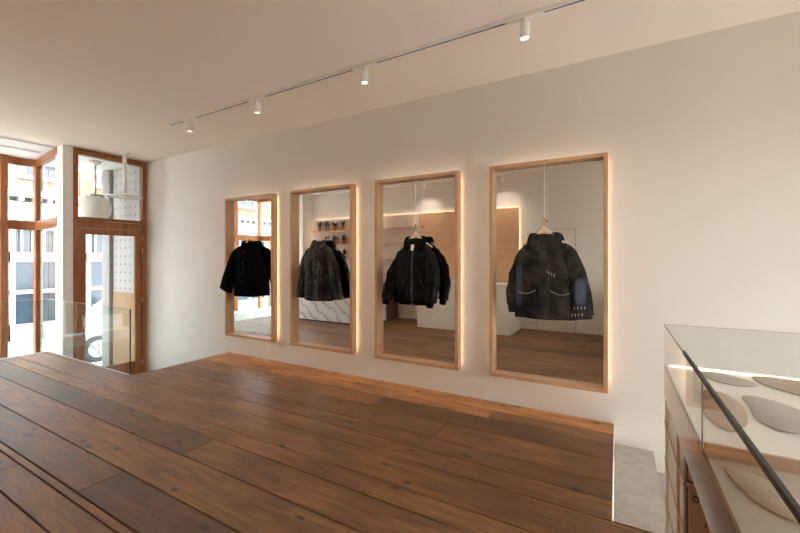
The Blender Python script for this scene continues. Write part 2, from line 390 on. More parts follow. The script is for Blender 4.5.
# ------------------------------------------------------------------ bay window (window_1)
DYB = .05
plan = [(-8.10, 2.70), (-9.54, 2.845)]
arc = [(-9.56 - .075 * math.sin(PI * k / 8), 2.87 - k * (2.87 - 2.45) / 8) for k in range(9)]
front = [(-9.56, 2.45), (-9.56, 1.55), (-9.56, .70), (-9.50, -.12)]
bay = struct(B().box(-9.62, -9.50, 2.85, 2.96, ZE, 3.372), 'window_1', M['teak'], bevel=.004)
def seg(p, q, z0, z1, th, mat, name, kindp=bay):
    (x0, y0), (x1, y1) = p, q; L = math.hypot(x1 - x0, y1 - y0); nx, ny = -(y1 - y0) / L * th / 2, (x1 - x0) / L * th / 2
    return B().prism([(x0 + nx, y0 + ny), (x1 + nx, y1 + ny), (x1 - nx, y1 - ny), (x0 - nx, y0 - ny)], 'Z', z0, z1).build(name, mat, kindp, bevel=.003 if mat != M['glass'] else 0)
def strip(pts, z0, z1, th, mat, name):
    n = len(pts); L = []; Rr = []
    for i, (x, y) in enumerate(pts):
        a = pts[max(0, i - 1)]; c = pts[min(n - 1, i + 1)]; l = math.hypot(c[0] - a[0], c[1] - a[1]); nx, ny = -(c[1] - a[1]) / l * th / 2, (c[0] - a[0]) / l * th / 2
        L.append((x + nx, y + ny)); Rr.append((x - nx, y - ny))
    b = B()
    b.rings([[(l[0], l[1], z0), (r[0], r[1], z0), (r[0], r[1], z1), (l[0], l[1], z1)] for l, r in zip(L, Rr)])
    return b.build(name, mat, bay)
rails = ((3.24, 3.372), (2.05, 2.21), (ZE, -.55))
for z0, z1 in rails:
    seg((-8.10, 2.73), (-9.50, 2.89), z0, z1, .07, M['teak_h'], 'rail')
    strip(arc, z0, z1, .07, M['teak_h'], 'rail')
    for i in range(3): seg(front[i], front[i + 1], z0, z1, .07, M['teak_h'], 'rail')
    seg((-9.5, -.12), (-8.1, -.30), z0, z1, .07, M['teak_h'], 'rail')
for x, y in ((-9.56, 2.43), (-9.56, 1.55), (-9.56, .70), (-9.52, -.12)):
    B().box(x - .055, x + .055, y - .05, y + .05, ZE, 3.372).build('post', M['teak'], bay, bevel=.004)
seg((-8.10, 2.73), (-8.19, 2.74), ZE, 3.345, .06, M['white'], 'side_post')
seg((-8.8, 2.772), (-8.86, 2.778), ZE, 3.345, .05, M['white'], 'side_post') if False else None
for z0, z1 in ((2.21, 3.24), (-.55, 2.05)):
    seg((-8.19, 2.74), (-9.50, 2.89), z0, z1, .008, M['glass'], 'pane')
    strip(arc, z0, z1, .008, M['glass'], 'pane')
    for i in range(3): seg(front[i], front[i + 1], z0, z1, .008, M['glass'], 'pane')
    seg((-9.5, -.12), (-8.1, -.30), z0, z1, .008, M['glass'], 'pane')
B().box(-9.42, -9.12, .0, 2.05, ZE, .02).build('radiator_cover', M['white'], bevel=.01, label='low white boxed window seat in the bay, seen reflected in the leftmost mirror', category='window seat')

# ------------------------------------------------------------------ pendant lamps
pg = empty('globe_pendant_lamp', (-8.68, 3.47, ZC), 'round white ribbed glass globe pendant hanging behind the fanlight above the door', 'pendant lamp')
B().lathe(-8.68, 3.47, [(.0001, 3.35), (.02, 3.30), (.055, 3.315), (.095, 3.35), (.10, 3.372)], 24).build('canopy', M['white_metal'], pg, smooth=True)
B().cyl((-8.68, 3.47, 2.72), (-8.68, 3.47, 3.32), .016, 12).build('rod', M['steel'], pg, smooth=True)
t = NT('ribbed_opal_glass'); v = t.co(); w = t.new('ShaderNodeTexChecker'); 
tc = t.new('ShaderNodeTexCoord'); sx = t.new('ShaderNodeSeparateXYZ'); t.link(tc.outputs['Object'], sx.inputs[0])
an = t.math('ARCTAN2', sx.outputs[1], sx.outputs[0])
r1 = t.math('SINE', t.math('ADD', t.math('MULTIPLY', an, 28), t.math('MULTIPLY', sx.outputs[2], 70))); r2 = t.math('SINE', t.math('SUBTRACT', t.math('MULTIPLY', an, 28), t.math('MULTIPLY', sx.outputs[2], 70)))
h = t.math('MULTIPLY', r1, r2)
t.set(Base_Color=t.mix(t.math('MULTIPLY', t.math('ADD', h, 1), .35, True), lin((244, 240, 232)), lin((222, 212, 198))), Roughness=.3, Subsurface_Weight=0.0); t.bump(h, .35, .008)
tl_ = t.new('ShaderNodeBsdfTranslucent'); tl_.inputs[0].default_value = (.95, .93, .9, 1); mx_ = t.new('ShaderNodeMixShader'); mx_.inputs[0].default_value = .22
t.link(t.b.outputs[0], mx_.inputs[1]); t.link(tl_.outputs[0], mx_.inputs[2]); t.link(mx_.outputs[0], t.out.inputs[0])
B().lathe(-8.68, 3.47, [(.09, 2.225), (.16, 2.25), (.21, 2.31), (.238, 2.39), (.247, 2.46), (.238, 2.54), (.21, 2.62), (.17, 2.68), (.13, 2.695)], 40).build('globe_shade', t.m, pg, smooth=True)
B().lathe(-8.68, 3.47, [(.14, 2.69), (.15, 2.715), (.13, 2.735), (.03, 2.75)], 32).build('collar_ring', M['steel'], pg, smooth=True)

pd = empty('disc_pendant_lamp', (-7.52, 3.44, ZC), 'flat white disc pendant lamp hanging in front of the fanlight over the entrance', 'pendant lamp')
B().lathe(-7.52, 3.44, [(.07, 3.36), (.075, ZC)], 24).build('canopy', M['white_metal'], pd, smooth=True)
B().cyl((-7.52, 3.44, 2.64), (-7.52, 3.44, 3.362), .03, 16).build('rod', M['white_metal'], pd, smooth=True)
B().lathe(-7.52, 3.44, [(.05, 2.655), (.08, 2.635), (.255, 2.608), (.27, 2.60), (.268, 2.59), (.25, 2.59), (.05, 2.585)], 40).build('disc_shade', M['white_metal'], pd, smooth=True)
B().cyl((-7.52, 3.44, 2.57), (-7.52, 3.44, 2.586), .05, 20).build('diffuser', M['white_metal'], pd)

# ------------------------------------------------------------------ ceiling tracks and spotlights
def track(name, x0, x1, y, label, heads):
    tr = empty(name, ((x0 + x1) / 2, y, ZC), label, 'lighting track')
    B().box(x0, x1, y - .0165, y + .0165, ZC - .028, ZC).build('rail', M['white_metal'], tr, bevel=.002)
    B().box(x0 + .05, x1 - .05, y - .006, y + .006, ZC - .0295, ZC - .0275).build('slot', M['black'], tr)
    return tr
main_heads = [-4.92, -3.62, -2.11, -.62, .88]
back_heads = [-5.9, -4.03, -2.15]
track('ceiling_track', -5.42, 3.2, 3.02, 'long white ceiling track running parallel to the mirror wall', main_heads)
track('ceiling_track', -7.0, 2.6, -.33, 'white ceiling track over the counters, seen only in the mirrors', back_heads)
wh = ['white cylinder spotlight on the ceiling track, nearest the entrance door', 'white cylinder spotlight on the ceiling track, above the second mirror from the left',
      'white cylinder spotlight on the ceiling track, at the centre top of the photo', 'largest white cylinder spotlight, at the top of the photo above the rightmost mirror',
      'white cylinder spotlight on the ceiling track above the display case', 'white cylinder spotlight at the far right end of the ceiling track']
wb = ['white spotlight over the marble counter', 'white spotlight reflected at the top of the third mirror', 'white spotlight reflected at the top left of the rightmost mirror',
      'white spotlight on the back track opposite the rightmost mirror', 'white spotlight at the right end of the back track']
def add_light(name, typ, loc, energy, color, **k):
    l = bpy.data.lights.new(name, typ); l.energy = energy; l.color = color
    for a, v in k.items(): setattr(l, a, v)
    o = bpy.data.objects.new(name, l); col.objects.link(o); o.location = loc; return o
proto = None
def head(x, y, label, group, first, tilt=0):
    s = empty('spotlight', (x, y, ZC), label, 'spotlight', group)
    B().box(x - .14, x + .14, y - .018, y + .018, ZC - .034, ZC - .0005).build('adapter', M['white_metal'], s, bevel=.003)
    B().cyl((x, y, ZC - .07), (x, y, ZC - .03), .012, 10).build('swivel', M['white_metal'], s, smooth=True)
    B().lathe(x, y, [(.028, 3.315), (.037, 3.31), (.037, 3.192), (.034, 3.19), (.030, 3.2)], 24).build('lamp_body', M['white_metal'], s, smooth='auto')
    B().cyl((x, y, 3.199), (x, y, 3.204), .029, 20).build('lens', M['lamp'], s)
    return s
WARM = (1.0, .88, .75)
SPOT_W, BACK_W = 17, 14
for i, x in enumerate(main_heads):
    h0 = head(x, 3.02, wh[i], 'spotlights on the ceiling track', i == 0)
    L = add_light('spot_lamp', 'SPOT', (x, 3.02, 3.185), SPOT_W * (1 if x < 0 else .4), WARM, spot_size=2.5, spot_blend=1.0, shadow_soft_size=.05)
for i, x in enumerate(back_heads):
    head(x, -.33, wb[i], 'spotlights on the back track', False)
    add_light('spot_lamp', 'SPOT', (x, -.33, 3.185), BACK_W, WARM, spot_size=2.4, spot_blend=1.0, shadow_soft_size=.025).rotation_euler = (.1, 0, 0)

# ------------------------------------------------------------------ mirrors
Z0, Z1 = .298, 2.457
mir = [(-5.404, -4.330), (-3.986, -2.906), (-2.57, -1.497), (-1.155, -.077)]
ml = ['tall oak-framed mirror nearest the entrance door, behind the plain black coat', 'tall oak-framed mirror behind the worn black leather jacket',
      'tall oak-framed mirror behind the zipped black jacket with shearling collar', 'tall oak-framed mirror behind the charcoal hooded jacket, nearest the glass case']
T = .036; YF, YK, YG = 3.885, 3.978, 3.958
for (x0, x1), lb in zip(mir, ml):
    xc = (x0 + x1) / 2
    m = empty('wall_mirror', (xc, YW, Z0), lb, 'mirror', 'backlit oak framed mirrors on the long wall')
    for q, mm in (([(x0, Z0), (x0 + T, Z0 + T), (x0 + T, Z1 - T), (x0, Z1)], 'oak'), ([(x1, Z0), (x1, Z1), (x1 - T, Z1 - T), (x1 - T, Z0 + T)], 'oak'),
                  ([(x0, Z1), (x0 + T, Z1 - T), (x1 - T, Z1 - T), (x1, Z1)], 'oak_h'), ([(x0, Z0), (x1, Z0), (x1 - T, Z0 + T), (x0 + T, Z0 + T)], 'oak_h')):
        B().prism(q, 'Y', YF, YK).build('frame_bar', M[mm], m, bevel=.0015)
    B().box(x0 + T + .0005, x1 - T - .0005, YG, YG + .006, Z0 + T + .0005, Z1 - T - .0005).build('mirror_glass', M['mirror'], m)
    B().box(x0 + T + .0005, x1 - T - .0005, YG + .0065, YK, Z0 + T + .0005, Z1 - T - .0005).build('backboard', M['dark_wood'], m)
    s = B()
    e = .045; wd = .01
    s.box(x0 + e, x0 + e + wd, YK + .001, YK + .009, Z0 + e, Z1 - e).box(x1 - e - wd, x1 - e, YK + .001, YK + .009, Z0 + e, Z1 - e)
    s.box(x0 + e + wd, x1 - e - wd, YK + .001, YK + .009, Z0 + e, Z0 + e + wd).box(x0 + e + wd, x1 - e - wd, YK + .001, YK + .009, Z1 - e - wd, Z1 - e)
    s.build('led_strip', M['led'], m)

# ------------------------------------------------------------------ hanging wires, hangers and jackets
YJ = 3.868
def smooth_interp(tab, z):
    if z <= tab[0][0]: return tab[0][1:]
    for a, b in zip(tab, tab[1:]):
        if z <= b[0]:
            k = (z - a[0]) / (b[0] - a[0]); k = k * k * (3 - 2 * k) * .5 + k * .5
            return tuple(p + (q - p) * k for p, q in zip(a[1:], b[1:]))
    return tab[-1][1:]

def hang(xc, name_tail, zhook, which):
    w = empty('hanging_wire', (xc, YJ, Z1 - T), 'thin white wire with round wooden knob %s' % which, 'wire', 'wires holding the hangers')
    B().cyl((xc, YJ, zhook + .02), (xc, YJ, Z1 - T), .0016, 6).build('wire', M['white_metal'], w)
    B().cyl((xc, YJ, Z1 - T - .008), (xc, YJ, Z1 - T), .008, 12).build('fixing', M['steel'], w)
    B().lathe(xc, YJ, [(.0005, zhook + .03), (.010, zhook + .026), (.014, zhook + .016), (.010, zhook + .005), (.0005, zhook + .002)], 14).build('knob', M['knob'], w, smooth=True)

def hanger(xc, zhook, zsh, which, half=.20):
    h = empty('clothes_hanger', (xc, YJ, zsh), 'pale beech clothes hanger inside %s' % which, 'hanger', 'wooden clothes hangers')
    p = []
    for i in range(15):
        a = -PI / 2 + 1.6 * PI * i / 14 + PI * .0
        p.append((xc + .018 * math.cos(a), YJ, zhook - .018 + .018 * math.sin(a)))
    pts = [(xc, YJ, zsh + .02), (xc, YJ, zhook - .04)] + p[:1]
    B().tube(pts + p[1:12], .0022, 8).build('hook', M['steel'], h, smooth=True)
    rr = []
    for i in range(25):
        k = -1 + i / 12; x = xc + half * k; zc = zsh + .018 - .145 * abs(k) ** .95; hh = .012 + .022 * (1 - abs(k)) ** 3; d = .011 * (1 + .3 * abs(k)); yy = YJ + .012 * k * k
        rr.append([(x, yy + d * math.cos(2 * PI * j / 12), zc + hh * math.sin(2 * PI * j / 12)) for j in range(12)])
    B().rings(rr).build('shoulders', M['hanger'], h, smooth=True)

def nz(x, y, z, s=0): return noise.noise(Vector((x + s, y + s * 1.7, z)))

class Jacket:
    def __init__(s, xc, label, cat, tab, mat, seed, wr=.010, n=2.6, front_open=0):
        s.xc, s.tab, s.mat, s.seed, s.wr, s.n = xc, tab, mat, seed, wr, n
        s.zb = tab[0][0]
        s.root = empty('jacket', (xc, YJ, s.zb), label, cat)
        rings = []; N = 96; nr = 64
        zt = tab[-1][0]
        for i in range(nr + 1):
            k = i / nr; z = s.zb + (zt - s.zb) * (1 - (1 - k) ** 1.35)
            xl, xr, db, df = smooth_interp(tab, z)
            cx, hw = (xr + xl) / 2, (xr - xl) / 2
            ring = []
            for j in range(N):
                a = 2 * PI * j / N; c, sn = math.cos(a), math.sin(a)
                px = math.copysign(abs(c) ** (2 / n), c); py = math.copysign(abs(sn) ** (2 / n), sn)
                d = db if py > 0 else df
                x, y = cx + hw * px, d * py
                am = s.fold(x, z, py > 0)
                zz = z + (.010 * nz(x * 5, 0, 1.3, seed) if i == 0 else 0)
                ring.append((xc + x, YJ + y - (am if py < 0 else -am * .3) * abs(py) ** .5, zz))
            rings.append(ring)
        inner = [[(xc + (p[0] - xc) * .9, YJ + (p[1] - YJ) * .6, p[2] + .012) for p in rings[0]]]
        s.body = B().rings(inner + rings, (True, True)).build('jacket_body', mat, s.root, smooth=True)
    def fold(s, x, z, back):
        zt = s.tab[-1][0]; lo = max(0, 1 - (z - s.zb) / (zt - s.zb))
        return s.wr * (1.5 * lo * nz(x * 9, 2 if back else 0, z * 1.1, s.seed) + .8 * nz(x * 14 + z * 6, 1, z * 5, s.seed) + .5 * nz(x * 26, 3, z * 12, s.seed))
    def fy(s, x, z, off=0):
        xl, xr, db, df = smooth_interp(s.tab, z); cx, hw = (xr + xl) / 2, (xr - xl) / 2
        q = min(.98, abs((x - cx) / hw)); yy = df * (1 - q ** s.n) ** (1 / s.n)
        return YJ - yy - s.fold(x, z, False) - off
    def sleeve(s, path, name='sleeve', mat=None, seed=0, cuff=None):
        """path: (x, y, z, half width, half depth)"""
        P = []
        for i in range(len(path) - 1):
            for k in range(10):
                f = k / 10; 
                P.append(tuple(a + (b - a) * f for a, b in zip(path[i], path[i + 1])))
        P.append(path[-1])
        for _ in range(6):
            P = [P[0]] + [tuple((a + 2 * b + c) / 4 for a, b, c in zip(P[i - 1], P[i], P[i + 1])) for i in range(1, len(P) - 1)] + [P[-1]]
        rings = []; N = 40; L = 0
        for i, (x, y, z, hw, hd) in enumerate(P):
            a = P[max(0, i - 1)]; b = P[min(len(P) - 1, i + 1)]
            d = Vector((b[0] - a[0], 0, b[2] - a[2])).normalized(); nn = Vector((-d.z, 0, d.x)); L = i / len(P)
            ring = []
            for j in range(N):
                t_ = 2 * PI * j / N; c, sn = math.cos(t_), math.sin(t_)
                px = math.copysign(abs(c) ** .8, c); py = math.copysign(abs(sn) ** .8, sn)
                am = s.wr * (1.0 * nz(i * .22, c * 1.3, sn * 1.3, seed) + .7 * nz(i * .08, c * 2, sn * 2, seed + 5))
                p = Vector((x, y, z)) + nn * (hw + am) * px + Vector((0, 1, 0)) * (hd + am) * py
                ring.append((s.xc + p.x, min(YJ + p.y, YG - .004), p.z))
            rings.append(ring)
        e = rings[-1]; cx = sum(p[0] for p in e) / N; cy = sum(p[1] for p in e) / N; cz = sum(p[2] for p in e) / N
        rings.append([(cx + (p[0] - cx) * .85, cy + (p[1] - cy) * .8, cz + (p[2] - cz) * .85 + .01) for p in e])
        o = B().rings(rings).build(name, mat or s.mat, s.root, smooth=True)
        if cuff:
            hwx, ln, cm = cuff; a, b = P[-3], P[-1]
            d = Vector((b[0] - a[0], b[1] - a[1], b[2] - a[2])).normalized(); e0 = Vector(b[:3]); rr = []
            nn = Vector((-d.z, 0, d.x))
            for k in range(7):
                f = k / 6; c0 = e0 + d * (ln * (f - .15)); h1 = hwx * (1 - .12 * f + .1 * (k in (0, 6)) * -1)
                rr.append([(s.xc + (c0 + nn * h1 * math.cos(2 * PI * j / 40) * (1 + .02 * (j % 2))).x, YJ + (c0.y + b[4] * .85 * math.sin(2 * PI * j / 40)), (c0 + nn * h1 * math.cos(2 * PI * j / 40)).z) for j in range(40)])
            B().rings(rr).build('cuff', cm, s.root, smooth=True)
        return o
    def strip(s, name, x0, x1, z0, z1, mat, th=.004, nx=4, nz_=30, off=0, label=None, x0b=None, x1b=None):
        """raised panel that follows the front of the body; x0b / x1b give another top edge"""
        b = B(); F = []; K = []
        for i in range(nz_ + 1):
            f = i / nz_; z = z0 + (z1 - z0) * f; a = x0 + ((x0b if x0b is not None else x0) - x0) * f; c = x1 + ((x1b if x1b is not None else x1) - x1) * f
            F.append([(s.xc + a + (c - a) * j / nx, s.fy(a + (c - a) * j / nx, z, th + off), z) for j in range(nx + 1)])
            K.append([(s.xc + a + (c - a) * j / nx, s.fy(a + (c - a) * j / nx, z, off - .006), z) for j in range(nx, -1, -1)])
        b.rings([f + k for f, k in zip(F, K)])
        kw = {'label': label} if label else {}
        return b.build(name, mat, s.root, **kw)
    def line(s, name, pts, r, mat, label=None, off=0):
        kw = {'label': label} if label else {}
        return B().tube([(s.xc + x, s.fy(x, z, r * .6 + off), z) for x, z in pts], r, 6).build(name, mat, s.root, smooth=True, **kw)
    def button(s, x, z, mat, r=.011):
        y = s.fy(x, z, .004)
        B().cyl((s.xc + x, y - .005, z), (s.xc + x, y + .003, z), r, 16).build('button', mat, s.root, bevel=.0015)
    def collar(s, name, rx, ry, z0, h, out, drop, thick, mat, point=.03, gap=25, rough=0, label=None, cx=0):
        """turned-down collar: stands at the neck, rolls over and falls outwards"""
        N = 64; rr = []
        for i in range(N + 1):
            f = -1 + 2 * i / N; a = PI / 2 + f * math.radians(180 - gap)      # a = pi/2 is the back of the neck
            fr = max(0, -math.sin(a)); k = fr ** 1.5
            base = z0 - drop * k
            ca, sa = math.cos(a), math.sin(a)
            prof = [(-.004, 0), (-.002, h * .55), (.006, h * .95), (.006 + thick, h * 1.04), (out * .75 + thick, h * .72), (out + thick + point * k, h * .1 - .35 * point * k),
                    (out + point * k, h * .02 - .4 * point * k), (out * .6, h * .35), (.012, h * .6), (.012, 0)]
            ring = []
            for q, (dr, dz) in enumerate(prof):
                rn = rough * nz(i * .9, q * 1.7, 0, s.seed + 9)
                y = YJ + sa * (ry + dr * .62 + rn * .5)
                ring.append((s.xc + cx + ca * (rx + dr + rn), min(y, YG - .005), base + dz + rn))
            rr.append(ring)
        kw = {'label': label} if label else {}
        o = B().rings(rr).build(name, mat, s.root, smooth=True, **kw)
        m = o.modifiers.new('sub', 'SUBSURF'); m.levels = m.render_levels = 1
        return o

# 1: plain black coat ------------------------------------------------
xc = -4.862 + .0
hang(xc, 1, 1.86, 'holding the plain black coat'); hanger(xc, 1.86, 1.735, 'the plain black coat')
j = Jacket(xc, 'plain black wool coat with wide sleeves hanging before the leftmost mirror', 'jacket',
           [(.945, -.27, .27, .06, .075), (1.2, -.262, .262, .06, .078), (1.5, -.245, .245, .055, .07), (1.62, -.235, .235, .045, .055), (1.685, -.19, .19, .035, .042), (1.72, -.11, .11, .032, .038), (1.745, -.075, .075, .03, .036)],
           M['wool_black'], 3, .008)
for sg in (-1, 1):
    j.sleeve([(sg * .16, .0, 1.645, .06, .04), (sg * .235, -.01, 1.57, .085, .046), (sg * .32, -.035, 1.36, .105, .045), (sg * .43, -.055, 1.02, .135, .04)], seed=sg + 4)
j.collar('collar', .072, .03, 1.735, .05, .03, .05, .010, M['wool_black'], .02)
j.strip('placket', -.018, .018, .95, 1.68, M['wool_black'], .003)
for z in (1.6, 1.45, 1.3, 1.15): j.button(0, z, M['leather_back'])

# 2: worn leather trucker jacket ---------------------------------------
xc = -3.442
hang(xc, 2, 1.87, 'holding the worn leather jacket'); hanger(xc, 1.87, 1.745, 'the worn leather jacket')
j = Jacket(xc, 'worn black leather jacket with pointed collar hanging before the second mirror', 'jacket',
           [(.955, -.235, .235, .06, .07), (1.2, -.24, .24, .062, .08), (1.5, -.235, .235, .06, .078), (1.6, -.21, .21, .05, .06), (1.665, -.155, .155, .04, .046), (1.71, -.10, .10, .034, .04), (1.74, -.08, .08, .032, .038)],
           M['leather_worn_glint'], 11, .012)
j.sleeve([(-.13, 0, 1.63, .042, .038), (-.19, -.006, 1.55, .062, .047), (-.258, -.014, 1.35, .080, .05), (-.302, -.02, 1.12, .074, .045), (-.315, -.02, .985, .062, .04)], seed=2)
j.sleeve([(.13, 0, 1.63, .042, .038), (.19, -.006, 1.55, .062, .047), (.265, -.014, 1.35, .080, .05), (.322, -.02, 1.12, .076, .045), (.342, -.02, .985, .064, .04)], seed=8)
j.collar('collar', .078, .034, 1.71, .05, .04, .085, .006, M['leather_worn_glint'], .06, 30)
j.strip('placket', -.02, .022, .96, 1.63, M['leather_worn_glint'], .004)
for sg in (-1, 1):
    j.strip('chest_pocket', sg * .075 if sg > 0 else -.185, .185 if sg > 0 else -.075, 1.3, 1.43, M['leather_worn_glint'], .004)
    j.strip('pocket_flap', sg * .07 if sg > 0 else -.19, .19 if sg > 0 else -.07, 1.41, 1.465, M['leather_worn_glint'], .008)
    j.line('seam', [(sg * .215 - sg * .001 * k, 1.49 + .0005 * k) for k in range(0, 160, 10)], .0025, M['leather_back'])
    j.line('seam', [(sg * (.07 + .01 * k / 10), 1.3 - .34 * k / 10) for k in range(11)], .0025, M['leather_back'])
    j.strip('side_pocket', sg * .12 if sg > 0 else -.15, .15 if sg > 0 else -.12, 1.02, 1.17, M['leather_worn_glint'], .003, x0b=.15 if sg > 0 else -.18, x1b=.18 if sg > 0 else -.15)
j.strip('waistband', -.225, .225, .96, 1.0, M['leather_worn_glint'], .005, nx=24, nz_=4)
for z in (1.56, 1.44, 1.32, 1.2, 1.08, .98): j.button(.0, z, M['zip_dim'], .007)

# 3: zipped bomber with shearling collar -----------------------------------
xc = -2.0
hang(xc, 3, 1.87, 'holding the zipped black jacket'); hanger(xc, 1.87, 1.765, 'the zipped black jacket')
j = Jacket(xc, 'zipped black bomber jacket with shearling collar hanging before the third mirror', 'jacket',
           [(1.01, -.205, .175, .06, .065), (1.06, -.22, .19, .064, .08), (1.3, -.235, .215, .066, .09), (1.5, -.228, .222, .06, .08), (1.585, -.205, .2, .05, .06), (1.65, -.155, .155, .042, .048), (1.695, -.11, .11, .036, .044), (1.735, -.085, .085, .034, .04)],
           M['leather_dark'], 23, .016)
j.sleeve([(-.13, 0, 1.61, .042, .038), (-.185, -.006, 1.54, .063, .048), (-.258, -.014, 1.36, .082, .055), (-.325, -.03, 1.18, .078, .052), (-.362, -.04, 1.035, .058, .044)], seed=5, cuff=(.043, .07, M['fur']))
j.sleeve([(.13, 0, 1.61, .042, .038), (.182, -.02, 1.54, .063, .048), (.24, -.05, 1.36, .082, .055), (.25, -.075, 1.18, .078, .052), (.225, -.085, 1.03, .056, .044)], seed=12, cuff=(.043, .07, M['fur']))
j.collar('shearling_collar', .085, .034, 1.69, .075, .045, .12, .02, M['fur'], .04, 22, .007)
j.strip('hem_band', -.20, .172, .985, 1.03, M['fur'], .004, nx=24, nz_=4)
j.strip('zip_tape', -.016, .008, .975, 1.62, M['leather_back'], .003)
j.line('zip', [(-.004, .975 + k * .02) for k in range(32)], .0028, M['zip_dim'], 'silver zip')
j.strip('lining_label', -.032, .004, 1.60, 1.665, M['thread'], .004, nx=3, nz_=5, label='pale lining label inside the collar')
for sg in (-1, 1): j.line('pocket_zip', [(sg * .10 + sg * .05 * k / 8, 1.28 - .12 * k / 8) for k in range(9)], .002, M['zip_dim'])
B().cyl((xc - .004, YJ - .095, .985), (xc - .004, YJ - .095, 1.01), .004, 8).build('zip_pull', M['silver'], j.root)
j.line('shoulder_seam', [(.09 + .012 * k, 1.665 - .006 * k) for k in range(8)], .0025, M['zip_dim'])

# 4: hooded washed jacket ----------------------------------------------
xc = -.612
hang(xc, 4, 1.87, 'holding the charcoal hooded jacket'); hanger(xc, 1.87, 1.765, 'the charcoal hooded jacket')
j = Jacket(xc, 'washed charcoal hooded jacket with buttons and blue worn patches before the rightmost mirror', 'jacket',
           [(.935, -.275, .27, .064, .085), (1.15, -.275, .27, .066, .09), (1.4, -.265, .262, .064, .086), (1.55, -.235, .24, .055, .07), (1.61, -.205, .215, .046, .055), (1.66, -.15, .16, .04, .046), (1.705, -.095, .10, .036, .042), (1.74, -.08, .08, .034, .04)],
           M['washed'], 31, .010)
j.sleeve([(-.14, 0, 1.62, .042, .038), (-.195, -.008, 1.54, .062, .048), (-.252, -.014, 1.35, .078, .052), (-.285, -.02, 1.14, .075, .045), (-.268, -.024, .985, .06, .042)], seed=6)
j.sleeve([(.15, 0, 1.63, .042, .038), (.21, -.01, 1.55, .066, .048), (.265, -.02, 1.36, .085, .052), (.31, -.035, 1.14, .093, .048), (.33, -.045, .958, .085, .044)], seed=16)
j.collar('hood', .098, .038, 1.66, .10, .045, .10, .018, M['washed'], .04, 16, .007)
j.collar('hood_lining', .075, .028, 1.665, .07, .03, .04, .012, M['leather_back'], .0, 30, .004)
j.strip('placket', -.033, .033, .942, 1.63, M['washed_light'], .005, label='greyer button placket')
for z in (1.60, 1.42, 1.225, 1.03): j.button(0.0, z, M['leather_back'], .013)
for sg in (-1, 1):
    a, b_ = (-.235, -.065) if sg < 0 else (.065, .235)
    j.strip('patch_pocket', a, b_, .98, 1.19, M['washed'], .006, nx=8)
    j.line('pocket_piping', [(a + (b_ - a) * k / 10, 1.19 - .028 * math.sin(PI * k / 10) + (.02 * k / 10 if sg < 0 else .02 - .02 * k / 10)) for k in range(11)], .0035, M['thread_grey'], 'pale pocket edge', .007)
def stitches(x0, z0, n, dx, dz, h, sleeve=False):
    b = B()
    for k in range(n):
        x, z = x0 + dx * k, z0 + dz * k; y = (YJ - .1) if sleeve else j.fy(x, z, .004)
        b.cyl((xc + x, y, z), (xc + x + .004, y, z + h), .0022, 6)
    b.build('stitching', M['thread'], j.root, label='short white hand stitches')
stitches(.03, 1.375, 4, .022, -.012, .022)
stitches(.27, 1.05, 4, .028, .002, .022, True)
stitches(.25, .985, 4, .028, .003, .022, True)
j.line('worn_patch', [(.37, .99), (.38, .985)], .004, M['washed_light'])

# ------------------------------------------------------------------ glass display case beside the camera
CX0, CX1 = .208, 1.06; ZT, ZD, ZFB = 1.165, .954, .792
YE, YM, YP, YC = 2.40, 1.737, 1.372, -.35
dc = empty('display_case', (.63, 1.1, 0), 'long glass-topped display counter at the right with open shelves below', 'display case')
B().box(CX0, CX1, YC, YE, ZT - .008, ZT).build('glass_top', M['case_glass'], dc)
B().box(CX0, CX0 + .008, YP + .004, YE, ZD, ZT - .0085).build('glass_side', M['case_glass'], dc)
B().box(CX0, CX0 + .008, YC, YP - .004, ZD, ZT - .0085).build('glass_side', M['case_glass'], dc)
B().box(CX0 + .0085, CX1, YE - .008, YE, ZD, ZT - .0085).build('glass_end', M['case_glass'], dc)
B().box(CX1 - .008, CX1, YC, YE - .009, ZD, ZT - .0085).build('glass_side', M['case_glass'], dc)
B().box(CX0 - .0015, CX0 + .006, YC, YM, ZT - .012, ZT + .001).build('edge_profile', M['glass_edge'], dc, label='dark metal edge of the glass top')  # dark colour stands for the surroundings reflected along the near edge
B().box(CX0 - .001, CX0 + .001, YM, YE, ZT - .008, ZT + .0005).build('edge_profile', M['glass_edge_pale'], dc, label='pale polished edge of the glass top')
B().box(CX0, CX1, YE - .001, YE + .001, ZT - .004, ZT + .0005).build('glass_edge', M['glass_edge_pale'], dc)
B().box(CX0 - .001, CX0 + .002, YP - .003, YP + .003, ZD, ZT - .013).build('glass_joint', M['glass_edge_pale'], dc)
B().box(CX0 + .009, CX1 - .01, YP, YE - .01, ZD - .02, ZD).build('deck', M['deck'], dc, label='bright white display deck of the far case')
B().box(CX0 + .009, CX1 - .01, YC, YP - .012, ZD - .03, ZD - .008).build('deck', M['deck_beige'], dc, label='beige deck of the near case')
B().box(CX0 + .004, CX1 - .01, YP - .012, YP, ZD - .01, ZD + .028).build('cross_rail', M['oak_h'], dc, bevel=.002)
B().box(CX0 + .02, CX1 - .02, YE - .03, YE - .02, ZD, ZD + .008).build('led_strip', M['led_deck'], dc)
B().box(CX1 - .04, CX1 - .03, YP + .02, YE - .03, ZD, ZD + .008).build('led_strip', M['led_deck'], dc)
B().box(CX0, CX0 + .008, YC, YE, ZFB, ZD - .001).build('fascia', M['bronze'], dc, bevel=.002)
B().box(CX0 + .02, CX1, YC, YE, ZFB, ZFB + .02).build('underside', M['white'], dc)
B().box(CX0 + .02, CX1, YE - .02, YE, ZFB + .02, ZD - .02).build('end_panel', M['white'], dc)
